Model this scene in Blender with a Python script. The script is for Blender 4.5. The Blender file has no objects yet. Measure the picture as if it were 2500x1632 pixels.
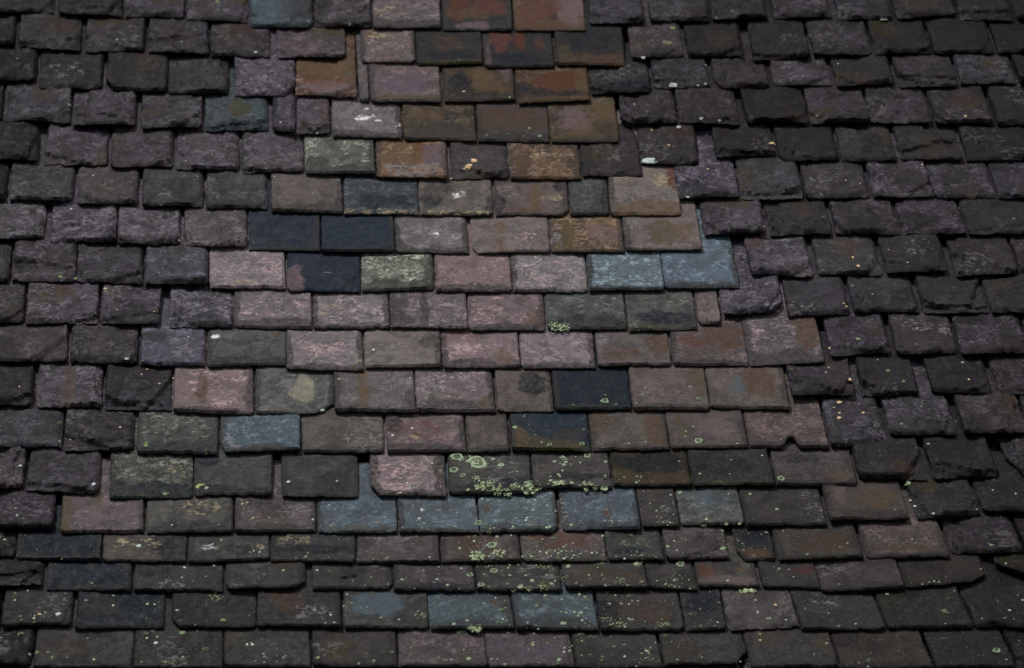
import bpy, math, random
import numpy as np
from mathutils import Vector, Matrix

# ------------------------------------------------------------------ camera, light, exposure
scene = bpy.context.scene
COL = scene.collection
FOCAL, SENSOR = 99.0, 36.0
PITCH = math.radians(15.0)          # camera looks up at the roof
ROOF_PITCH = math.radians(55.0)
DIST = 12.1                         # metres to the roof along the view axis
EYE = np.array([0.0, 0.0, 1.6])

cam = bpy.data.cameras.new('camera')
cam.lens, cam.sensor_width, cam.sensor_fit = FOCAL, SENSOR, 'HORIZONTAL'
cam.clip_start, cam.clip_end = 0.1, 500.0
cam.dof.use_dof = True
cam.dof.focus_distance = 11.8
cam.dof.aperture_fstop = 2.0
cam_o = bpy.data.objects.new('camera', cam)
cam_o.location = EYE
cam_o.rotation_euler = (math.pi / 2 + PITCH, 0, 0)
COL.objects.link(cam_o)
scene.camera = cam_o

SUN_ELEV, SUN_AZ = math.radians(68), math.radians(-120)   # azimuth from +Y, negative = to the left / behind
sun_dir = np.array([math.sin(SUN_AZ) * math.cos(SUN_ELEV), math.cos(SUN_AZ) * math.cos(SUN_ELEV), math.sin(SUN_ELEV)])
world = bpy.data.worlds.new('World')
scene.world = world
world.use_nodes = True
wn = world.node_tree
bg = wn.nodes['Background']
sky = wn.nodes.new('ShaderNodeTexSky')
sky.sky_type = 'NISHITA'
sky.sun_disc = False
sky.sun_elevation = SUN_ELEV
sky.sun_rotation = -SUN_AZ
sky.air_density, sky.dust_density, sky.ozone_density = 1.0, 6.0, 0.6
wn.links.new(sky.outputs[0], bg.inputs[0])
bg.inputs[1].default_value = 0.052
sun = bpy.data.lights.new('sun', 'SUN')
sun.energy = 2.8
sun.angle = math.radians(11)
sun.color = (1.0, 0.985, 0.985)
sun_o = bpy.data.objects.new('sun', sun)
sun_o.rotation_euler = Vector(sun_dir).to_track_quat('Z', 'Y').to_euler()
COL.objects.link(sun_o)
scene.view_settings.view_transform = 'Standard'
scene.view_settings.look = 'None'
scene.view_settings.exposure = -0.12
scene.view_settings.gamma = 1.0
scene.cycles.use_denoising = False
ALBEDO_K = 1.0                      # picture value -> base colour

# ------------------------------------------------------------------ the roof surface
FPX = FOCAL / SENSOR * 2500.0
ax = np.array([0, math.cos(PITCH), math.sin(PITCH)])
upc = np.array([0, -math.sin(PITCH), math.cos(PITCH)])
rgt = np.array([1.0, 0, 0])
P0 = EYE + ax * DIST
U = np.array([0, math.cos(ROOF_PITCH), math.sin(ROOF_PITCH)])     # up the slope
N = np.array([0, -math.sin(ROOF_PITCH), math.cos(ROOF_PITCH)])    # out of the roof

def on_roof(px, py):
    """point of the roof plane (a across, b up the slope) seen at a measured place of the photo (2500 x 1632)"""
    d = ax + rgt * ((px - 1250.0) / FPX) + upc * ((816.0 - py) / FPX)
    t = np.dot(P0 - EYE, N) / np.dot(d, N)
    p = EYE + d * t - P0
    return np.array([p[0], np.dot(p, U)])

ROOF_M = Matrix(((1, 0, 0, P0[0]), (0, U[1], N[1], P0[1]), (0, U[2], N[2], P0[2]), (0, 0, 0, 1)))

# ------------------------------------------------------------------ noise
_rs = np.random.RandomState(7)
TAB = _rs.rand(256, 256)
def vnoise(x, y):
    xi, yi = np.floor(x).astype(int), np.floor(y).astype(int)
    fx, fy = x - xi, y - yi
    fx, fy = fx * fx * (3 - 2 * fx), fy * fy * (3 - 2 * fy)
    a, b = TAB[xi & 255, yi & 255], TAB[(xi + 1) & 255, yi & 255]
    c, d = TAB[xi & 255, (yi + 1) & 255], TAB[(xi + 1) & 255, (yi + 1) & 255]
    return (a * (1 - fx) + b * fx) * (1 - fy) + (c * (1 - fx) + d * fx) * fy
def fbm(x, y, o=3):
    s, a, t = 0, 1.0, 0
    for k in range(o):
        s = s + a * vnoise(x * 2 ** k + 17.3 * k, y * 2 ** k + 5.1 * k); t += a; a *= 0.5
    return s / t
def sstep(e0, e1, x):
    t = np.clip((x - e0) / (e1 - e0 + 1e-9), 0, 1)
    return t * t * (3 - 2 * t)

# ------------------------------------------------------------------ colours (sRGB values as a person would pick them off a slate)
def lin(c):
    c = np.asarray(c, float) / 255.0
    return np.where(c <= 0.04045, c / 12.92, ((c + 0.055) / 1.055) ** 2.4)
#        base           second patch    pale mottling    amount of mottling
PAL = {
 'P': ((87, 77, 90), (60, 55, 60), (128, 119, 136), .85),
 'M': ((96, 87, 89), (80, 75, 74), (150, 130, 133), .75),
 'R': ((95, 80, 81), (78, 70, 68), (154, 122, 124), .6),
 'G': ((72, 75, 74), (57, 59, 59), (112, 115, 106), .55),
 'B': ((66, 83, 92), (62, 73, 78), (112, 135, 150), .6),
 'N': ((20, 33, 47), (26, 37, 48), (62, 70, 76), .25),
 'T': ((92, 81, 77), (75, 67, 65), (120, 110, 102), .4),
 'W': ((80, 81, 76), (62, 63, 61), (154, 156, 138), 1.0),
 'O': ((96, 70, 50), (60, 46, 38), (142, 114, 90), .7),
 'D': ((38, 36, 35), (32, 34, 36), (70, 64, 56), .4),
 'K': ((64, 60, 63), (54, 52, 53), (92, 87, 94), .55),
 'L': ((84, 79, 92), (72, 69, 78), (122, 118, 138), .8),
 'Y': ((78, 64, 46), (46, 42, 35), (110, 100, 78), .5),
}
ST = {'rust': (96, 48, 26), 'ochre': (98, 76, 48), 'olive': (78, 70, 42), 'navy': (18, 28, 40), 'pink': (176, 146, 150),
      'tan': (158, 144, 108), 'dirt': (53, 51, 50), 'white': (235, 238, 238), 'purple': (92, 80, 96), 'red': (98, 54, 44),
      'grey': (122, 118, 120), 'black': (34, 35, 36), 'green': (134, 140, 108), 'yellow': (152, 147, 122), 'blue': (74, 92, 104),
      'mauve': (112, 92, 96), 'brown': (84, 62, 46)}

# ------------------------------------------------------------------ material of the slates
VEIN = {'pink', 'white', 'tan', 'grey', 'green'}
def desat(c, k=.7):
    c = np.asarray(c, float); m = c.mean(); return tuple(m + (c - m) * k)
PAL = {k: (desat(a), desat(b), tuple(np.array(desat(c)) * 1.12), m) for k, (a, b, c, m) in PAL.items()}
ST = {k: desat(c, .8) for k, c in ST.items()}
def nnode(nt, typ, **kw):
    n = nt.nodes.new(typ)
    for k, v in kw.items(): setattr(n, k, v)
    return n

def slate_material(name, from_object=True):
    m = bpy.data.materials.new(name); m.use_nodes = True
    nt = m.node_tree; L = nt.links
    bs = nt.nodes['Principled BSDF']
    def attr(n, kind='OBJECT'):
        a = nnode(nt, 'ShaderNodeAttribute', attribute_type=kind); a.attribute_name = n; return a
    tc = nnode(nt, 'ShaderNodeTexCoord')
    seed = attr('seed')
    add = nnode(nt, 'ShaderNodeVectorMath', operation='ADD')
    L.new(tc.outputs['Object'], add.inputs[0])
    L.new(seed.outputs['Vector'], add.inputs[1])
    def noise(scale, detail=2, rough=.55, dist=0, stretch=None):
        n = nnode(nt, 'ShaderNodeTexNoise'); n.inputs['Scale'].default_value = scale
        n.inputs['Detail'].default_value = detail; n.inputs['Roughness'].default_value = rough; n.inputs['Distortion'].default_value = dist
        src = add.outputs[0]
        if stretch:
            mp = nnode(nt, 'ShaderNodeMapping'); mp.inputs['Scale'].default_value = stretch
            L.new(src, mp.inputs[0]); src = mp.outputs[0]
        L.new(src, n.inputs['Vector']); return n.outputs['Fac']
    def rmp(x, a, b, c=0, d=1):
        r = nnode(nt, 'ShaderNodeMapRange', interpolation_type='SMOOTHSTEP')
        for k, v in zip((1, 2, 3, 4), (a, b, c, d)): r.inputs[k].default_value = v
        L.new(x, r.inputs[0]); return r.outputs[0]
    def mul(a, b, op='MULTIPLY'):
        n = nnode(nt, 'ShaderNodeMath', operation=op)
        for i, v in enumerate((a, b)):
            if isinstance(v, (int, float)): n.inputs[i].default_value = v
            else: L.new(v, n.inputs[i])
        return n.outputs[0]
    def mix(f, a, b, mode='MIX'):
        n = nnode(nt, 'ShaderNodeMix', data_type='RGBA', blend_type=mode)
        if isinstance(f, (int, float)): n.inputs[0].default_value = f
        else: L.new(f, n.inputs[0])
        for i, v in ((6, a), (7, b)):
            if isinstance(v, tuple): n.inputs[i].default_value = v
            else: L.new(v, n.inputs[i])
        return n.outputs[2]
    base, alt, mot, amt = attr('base').outputs['Color'], attr('alt').outputs['Color'], attr('mot').outputs['Color'], attr('mot_amt').outputs['Fac']
    c = mix(rmp(noise(13, 4, .6, .5), .44, .6), base, alt)
    # pale worm-like mottling in patches
    worm = rmp(noise(38, 4, .6, 1.4, (.75, 1.0, 1)), .5, .6)
    patch = rmp(noise(12, 2, .5, .2), .36, .56)
    fine = rmp(noise(105, 3, .65, .8, (.75, 1, 1)), .5, .64)
    c = mix(mul(mul(worm, patch), amt), c, mot)
    c = mix(mul(mul(fine, rmp(noise(17, 2), .36, .62)), mul(amt, .55)), c, mot)
    # darker weathered patches with ragged edges
    dk = mul(rmp(noise(24, 5, .65, .6), .5, .64), rmp(noise(7, 2), .4, .62, 0, .5))
    c = mix(dk, c, mix(.55, alt, (.02, .02, .02, 1)))
    # rain streaks running down the slope
    strk = mul(rmp(noise(46, 3, .6, .3, (1, .13, 1)), .5, .68), rmp(noise(9, 2), .42, .62, 0, .4))
    c = mix(strk, c, mix(.5, alt, (.03, .03, .028, 1)))
    # stains of their own shape, broken up at the edge
    st = attr('stain', 'GEOMETRY')
    brk = mul(noise(55, 4, .65, .5), noise(19, 2, .5, .3), 'ADD')          # about 1.0
    sa = mul(st.outputs['Alpha'], mul(brk, 1.0, 'SUBTRACT'), 'ADD')
    sa = mul(rmp(sa, .12, .58), rmp(st.outputs['Alpha'], .0, .12))
    c = mix(mul(sa, .9), c, mix(.45, st.outputs['Color'], mix(rmp(noise(38, 4, .65, .5), .4, .6), st.outputs['Color'], base)))
    ve = attr('vein', 'GEOMETRY')
    vm = rmp(mul(noise(40, 4, .6, 1.2, (.7, 1, 1)), mul(ve.outputs['Alpha'], .14), 'ADD'), .57, .68)
    c = mix(mul(rmp(ve.outputs['Alpha'], 0, .35), vm), c, ve.outputs['Color'])
    # tiny pale specks of young lichen
    spk = mul(rmp(noise(210, 1.5, .5), .66, .72), rmp(noise(26, 3, .6), .46, .6))
    c = mix(mul(spk, attr('speck').outputs['Fac']), c, (.3, .34, .24, 1))
    # dark pin holes, grain
    c = mix(mul(rmp(noise(170, 2.5, .6), .6, .7), rmp(noise(8, 1), .42, .6, .1, .75)), c, (.012, .012, .012, 1))
    g = rmp(noise(300, 3, .7), .25, .75, .74, 1.26)
    gg = nnode(nt, 'ShaderNodeCombineColor')
    for i in range(3): L.new(g, gg.inputs[i])
    c = mix(1.0, c, gg.outputs[0], 'MULTIPLY')
    L.new(c, bs.inputs['Base Color'])
    L.new(rmp(noise(34, 4, .6), .35, .65, .42, .7), bs.inputs['Roughness'])
    bs.inputs['Specular IOR Level'].default_value = .055
    hgt = mul(mul(noise(70, 5, .62, .5, (.7, 1, 1)), .7), mul(noise(300, 3, .6), .22), 'ADD')
    hgt = mul(hgt, mul(worm, .12), 'ADD')
    bp = nnode(nt, 'ShaderNodeBump'); bp.inputs['Strength'].default_value = .42; bp.inputs['Distance'].default_value = .005
    L.new(hgt, bp.inputs['Height']); L.new(bp.outputs[0], bs.inputs['Normal'])
    return m

def simple_material(name, col, scale=30, var=.35, rough=.9, bump=.4, attr_color=False):
    m = bpy.data.materials.new(name); m.use_nodes = True
    nt = m.node_tree; L = nt.links; bs = nt.nodes['Principled BSDF']
    tc = nnode(nt, 'ShaderNodeTexCoord')
    n = nnode(nt, 'ShaderNodeTexNoise'); n.inputs['Scale'].default_value = scale; n.inputs['Detail'].default_value = 4
    L.new(tc.outputs['Object'], n.inputs['Vector'])
    r = nnode(nt, 'ShaderNodeMapRange'); r.inputs[1].default_value = .25; r.inputs[2].default_value = .75
    r.inputs[3].default_value = 1 - var; r.inputs[4].default_value = 1 + var
    L.new(n.outputs['Fac'], r.inputs[0])
    mx = nnode(nt, 'ShaderNodeMix', data_type='RGBA', blend_type='MULTIPLY'); mx.inputs[0].default_value = 1
    if attr_color:
        a = nnode(nt, 'ShaderNodeAttribute', attribute_type='GEOMETRY'); a.attribute_name = 'stain'
        L.new(a.outputs['Color'], mx.inputs[6])
    else: mx.inputs[6].default_value = (*col, 1)
    cc = nnode(nt, 'ShaderNodeCombineColor')
    for i in range(3): L.new(r.outputs[0], cc.inputs[i])
    L.new(cc.outputs[0], mx.inputs[7]); L.new(mx.outputs[2], bs.inputs['Base Color'])
    bs.inputs['Roughness'].default_value = rough; bs.inputs['Specular IOR Level'].default_value = .2
    bp = nnode(nt, 'ShaderNodeBump'); bp.inputs['Strength'].default_value = bump; bp.inputs['Distance'].default_value = .003
    L.new(n.outputs['Fac'], bp.inputs['Height']); L.new(bp.outputs[0], bs.inputs['Normal'])
    return m

MAT_SLATE = slate_material('riven_slate')
MAT_LICHEN = simple_material('crusty_lichen', None, 260, .3, .95, .6, True)
MAT_BOARD = simple_material('dark_boarding', (.02, .017, .015), 12)
MAT_GROUND = simple_material('grass_ground', (.05, .06, .035), 2)

# ------------------------------------------------------------------ ground and roof
def mesh_obj(name, v, f, mat, parent=None):
    me = bpy.data.meshes.new(name); me.from_pydata([tuple(p) for p in v], [], f); me.update()
    me.materials.append(mat)
    o = bpy.data.objects.new(name, me); COL.objects.link(o)
    if parent: o.parent = parent
    return o
g = mesh_obj('ground', [(-300, -300, 0), (300, -300, 0), (300, 300, 0), (-300, 300, 0)], [(0, 1, 2, 3)], MAT_GROUND)
g['kind'] = 'structure'

roof = bpy.data.objects.new('slate_roof', None)
COL.objects.link(roof)
roof.matrix_world = ROOF_M
roof['label'] = 'old roof slope of purple, grey and blue slates dotted with pale green lichen'
roof['category'] = 'roof'
roof['kind'] = 'thing'

A0, A1, B0, B1, ZB = -4.6, 4.6, -3.6, 3.2, -.125
bx = [(x, y, z) for z in (ZB - .03, ZB) for y in (B0, B1) for x in (A0, A1)]
bd = mesh_obj('roof_boarding', bx, [(0, 2, 3, 1), (4, 5, 7, 6), (0, 1, 5, 4), (2, 6, 7, 3), (0, 4, 6, 2), (1, 3, 7, 5)], MAT_BOARD, roof)

# ------------------------------------------------------------------ the slates: left x, left y, right x, right y of each tail edge, colour, tone
ROWS = [
 # 0
 "-60 32 132 33 P .6;142 38 298 44 P .55;305 43 450 48 P .8;455 53 604 58 P .85;611 68 765 70 B .95;768 68 908 69 P .85;912 73 1076 73 M .9;1086 77 1252 79 D 1.1;1262 78 1430 78 O .9;1440 62 1574 61 P .8;1587 54 1732 53 P .78;1738 50 1875 50 G .72;1890 48 2030 45 P .72;2048 51 2180 51 P .72;2190 48 2335 41 P .68;2345 49 2475 52 K .7;2485 52 2640 52 K .6",
 # 1
 "-70 113 35 116 P .6;45 119 195 126 P .72;208 130 352 127 P .75;362 133 509 136 P .72;514 140 660 142 P .75;675 142 845 143 R .9;882 155 1015 157 R .98;1020 162 1180 160 D 1;1184 167 1355 169 D 1;1358 164 1526 163 D 1;1540 142 1670 143 M .8;1680 143 1815 139 T .6;1838 149 1978 144 K .72;1985 140 2130 137 P .72;2135 135 2275 134 K .68;2280 134 2430 132 K .65;2435 132 2580 132 K .6",
 # 2
 "-50 206 88 201 D .8;95 218 250 222 D .9;258 226 408 228 K .75;410 232 557 233 G .8;573 238 722 236 P .98;722 238 872 246 O 1;877 251 902 252 P .9;907 254 1078 254 R .95;1090 253 1258 250 Y .85;1270 258 1440 250 O .82;1443 233 1592 228 G .75;1597 217 1735 216 P .72;1745 218 1880 217 P .72;1890 213 2030 211 P .88;2043 216 2185 211 K .78;2195 216 2340 214 P .75;2345 209 2480 208 P .76;2490 208 2640 208 K .65",
 # 3
 "-80 294 4 295 P .6;8 297 172 303 P .78;175 312 330 312 P .82;345 319 495 316 P .84;500 323 655 321 B .92;665 326 722 328 P .9;725 332 806 331 P .95;812 340 982 342 P 1.05;985 345 1163 346 Y .95;1166 348 1343 349 T .8;1345 350 1512 349 Y .95;1516 306 1655 306 P .74;1658 303 1805 307 R .7;1822 307 1975 304 T .58;1980 304 2125 303 P .76;2128 304 2275 303 P .76;2283 303 2425 302 P .7;2435 308 2590 306 K .72",
 # 4
 "-60 393 92 395 D .85;108 404 262 405 P .9;270 413 422 410 P .84;428 417 583 418 P .95;592 425 742 422 P .96;748 430 917 431 W 1;922 437 1093 441 O 1.1;1105 440 1242 437 K .92;1248 441 1420 441 O .98;1425 434 1570 434 T .74;1563 403 1708 405 R .7;1748 386 1895 381 T .62;1903 397 2050 394 K .72;2055 398 2190 396 K .88;2200 394 2352 393 K .8;2360 394 2560 393 K .65",
 # 5
 "-70 489 15 490 K .6;22 493 177 495 G .85;188 498 335 500 M .84;347 508 495 506 G .9;503 511 652 512 G .96;662 521 838 525 T .98;845 527 1022 527 B .78;1026 528 1205 529 T 1;1213 529 1390 529 T .98;1393 529 1488 529 G .92;1491 531 1664 528 T 1.12;1655 490 1806 487 P .92;1812 490 1962 486 G .9;1967 487 2123 485 K .95;2132 488 2278 486 P .82;2280 487 2433 488 P .78;2437 488 2590 488 P .76",
 # 6
 "-60 586 108 585 P .92;122 596 283 593 P .95;288 598 440 603 P .98;450 606 604 605 M .92;608 613 782 616 N 1.08;787 620 965 619 N 1.08;967 619 1145 623 M 1.04;1160 621 1343 619 T 1.12;1347 619 1525 620 O 1.1;1528 617 1715 615 T 1.08;1718 577 1868 574 P .9;1880 578 2033 575 K .85;2040 576 2200 575 P .76;2205 574 2360 575 P .82;2363 576 2560 576 K .85",
 # 7
 "-70 688 22 689 P .75;28 688 183 691 P .84;186 691 348 696 P .76;352 699 507 700 L .92;512 706 697 708 M 1.14;702 714 880 717 N 1.05;882 715 1060 711 W 1.08;1068 716 1250 716 R 1.14;1252 717 1435 716 M 1.12;1440 715 1622 713 B 1.14;1625 708 1807 708 B 1.1;1833 674 1985 679 P .98;2000 675 2155 675 K 1;2165 674 2315 669 K .85;2335 678 2486 673 K .85;2491 673 2650 673 P .72",
 # 8
 "-60 794 58 791 P .74;63 796 238 793 P .92;243 794 390 795 P .84;413 801 568 804 P .94;573 803 762 806 M 1.02;768 806 952 805 M 1.08;955 804 1142 809 M .98;1145 810 1332 812 R 1.06;1340 808 1532 809 G .96;1535 812 1702 808 G .98;1704 794 1762 794 T 1.06;1763 773 1915 771 P .92;1925 776 2075 771 K .98;2085 766 2245 765 K .96;2255 766 2415 766 K .9;2420 771 2600 771 K .82",
 # 9
 "-60 887 163 888 R .8;170 891 336 891 P .82;343 896 502 897 L .98;508 900 697 895 G .98;700 906 888 911 M 1.12;890 903 1078 900 T 1.12;1082 903 1270 902 R 1.14;1273 903 1455 903 P 1.16;1465 897 1640 895 T 1;1643 896 1828 895 R .9;1833 896 2015 888 M .9;2028 874 2175 866 P .8;2190 869 2338 866 K .92;2348 871 2512 870 P .76;2520 870 2680 870 K .8",
 # 10
 "-60 992 80 995 T .64;88 998 247 998 P .94;255 1001 418 1005 P .72;427 1011 620 1016 R 1.12;625 1014 815 1011 G 1.08;822 1011 1016 1013 M .96;1020 1011 1210 1010 M 1.02;1218 1010 1352 1008 T .96;1357 1007 1543 1004 N .95;1546 1005 1733 1004 T .98;1740 1001 1930 1004 T .96;1935 974 2088 971 P .74;2105 968 2245 967 K .8;2275 961 2425 964 K .72;2440 966 2620 966 P .7",
 # 11
 "-60 1093 150 1094 P .82;155 1101 325 1104 P .7;340 1111 532 1112 W .88;545 1109 733 1107 B .98;742 1108 938 1108 T .92;952 1109 1140 1106 R .98;1143 1107 1245 1107 T .94;1253 1106 1442 1106 N 1.1;1445 1104 1635 1101 T .94;1638 1098 1828 1098 T .9;1833 1097 2025 1098 R .86;2030 1096 2168 1086 P .8;2175 1067 2337 1064 P .86;2355 1063 2510 1063 R .72;2517 1063 2680 1063 K .8",
 # 12
 "-60 1195 57 1195 P .8;62 1201 240 1208 P .8;268 1221 470 1218 W .8;473 1214 665 1213 G .82;688 1216 875 1218 G .78;905 1215 1090 1216 R 1.18;1102 1209 1300 1209 T .86;1305 1196 1495 1196 T .82;1498 1191 1690 1191 Y .72;1693 1191 1893 1191 G .66;1897 1189 2095 1188 T .82;2098 1176 2265 1173 K .8;2280 1171 2440 1168 T .6;2470 1169 2640 1169 P .7",
 # 13
 "-60 1293 130 1295 P .74;148 1304 352 1304 R .92;362 1305 570 1303 T .9;573 1303 772 1301 R .9;777 1304 970 1303 B 1.0;978 1304 1170 1303 B 1.0;1175 1303 1365 1304 B 1.02;1380 1299 1565 1298 B .96;1568 1291 1660 1290 T .74;1665 1286 1818 1284 G .98;1822 1288 2020 1287 T .7;2030 1279 2220 1274 T .76;2240 1271 2395 1262 K .8;2400 1256 2600 1258 K .72",
 # 14
 "-60 1362 35 1363 K .7;38 1367 248 1373 N .84;252 1376 455 1374 T .84;460 1377 658 1371 G .8;664 1374 868 1376 G .72;873 1377 1075 1378 R .84;1080 1376 1273 1375 R .8;1277 1375 1482 1374 R .86;1485 1373 1622 1372 G .78;1630 1371 1780 1367 P .82;1803 1371 1895 1370 D 1;1905 1371 2108 1367 T .72;2120 1366 2320 1365 R .78;2325 1354 2500 1352 P .66;2504 1352 2680 1352 K .6",
 # 15
 "-60 1437 102 1434 T .58;112 1443 320 1447 N .88;328 1446 545 1446 K .78;553 1443 745 1442 G .74;762 1443 960 1441 T .74;967 1446 1162 1447 M .72;1165 1446 1373 1446 T .76;1382 1443 1583 1442 T .76;1587 1442 1702 1444 T .76;1706 1438 1855 1436 T .84;1868 1438 2005 1442 T .66;2010 1449 2210 1443 P .66;2213 1440 2412 1422 T .54;2450 1430 2640 1430 K .55",
 # 16
 "-80 1534 -4 1534 K .6;3 1534 175 1530 T .62;190 1539 400 1536 N .82;420 1535 625 1536 G .62;630 1533 833 1537 K .74;843 1537 1047 1538 G .86;1050 1539 1257 1539 B .9;1260 1542 1463 1544 B .9;1465 1546 1672 1546 T .7;1678 1544 1775 1541 D 1.1;1785 1545 1950 1534 P .76;1962 1543 2162 1541 K .76;2165 1539 2375 1537 G .56;2385 1536 2600 1536 K .68",
 # 17
 "-80 1630 75 1630 D .8;85 1636 322 1636 T .7;326 1636 545 1636 G .62;548 1633 760 1633 G .72;763 1631 972 1631 T .68;975 1631 1190 1631 M .76;1195 1633 1405 1633 P .78;1408 1633 1620 1634 T .7;1625 1631 1830 1624 T .7;1838 1636 2050 1636 K .8;2060 1636 2280 1636 T .6;2290 1636 2480 1636 K .6;2490 1636 2680 1636 K .55",
]
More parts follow.
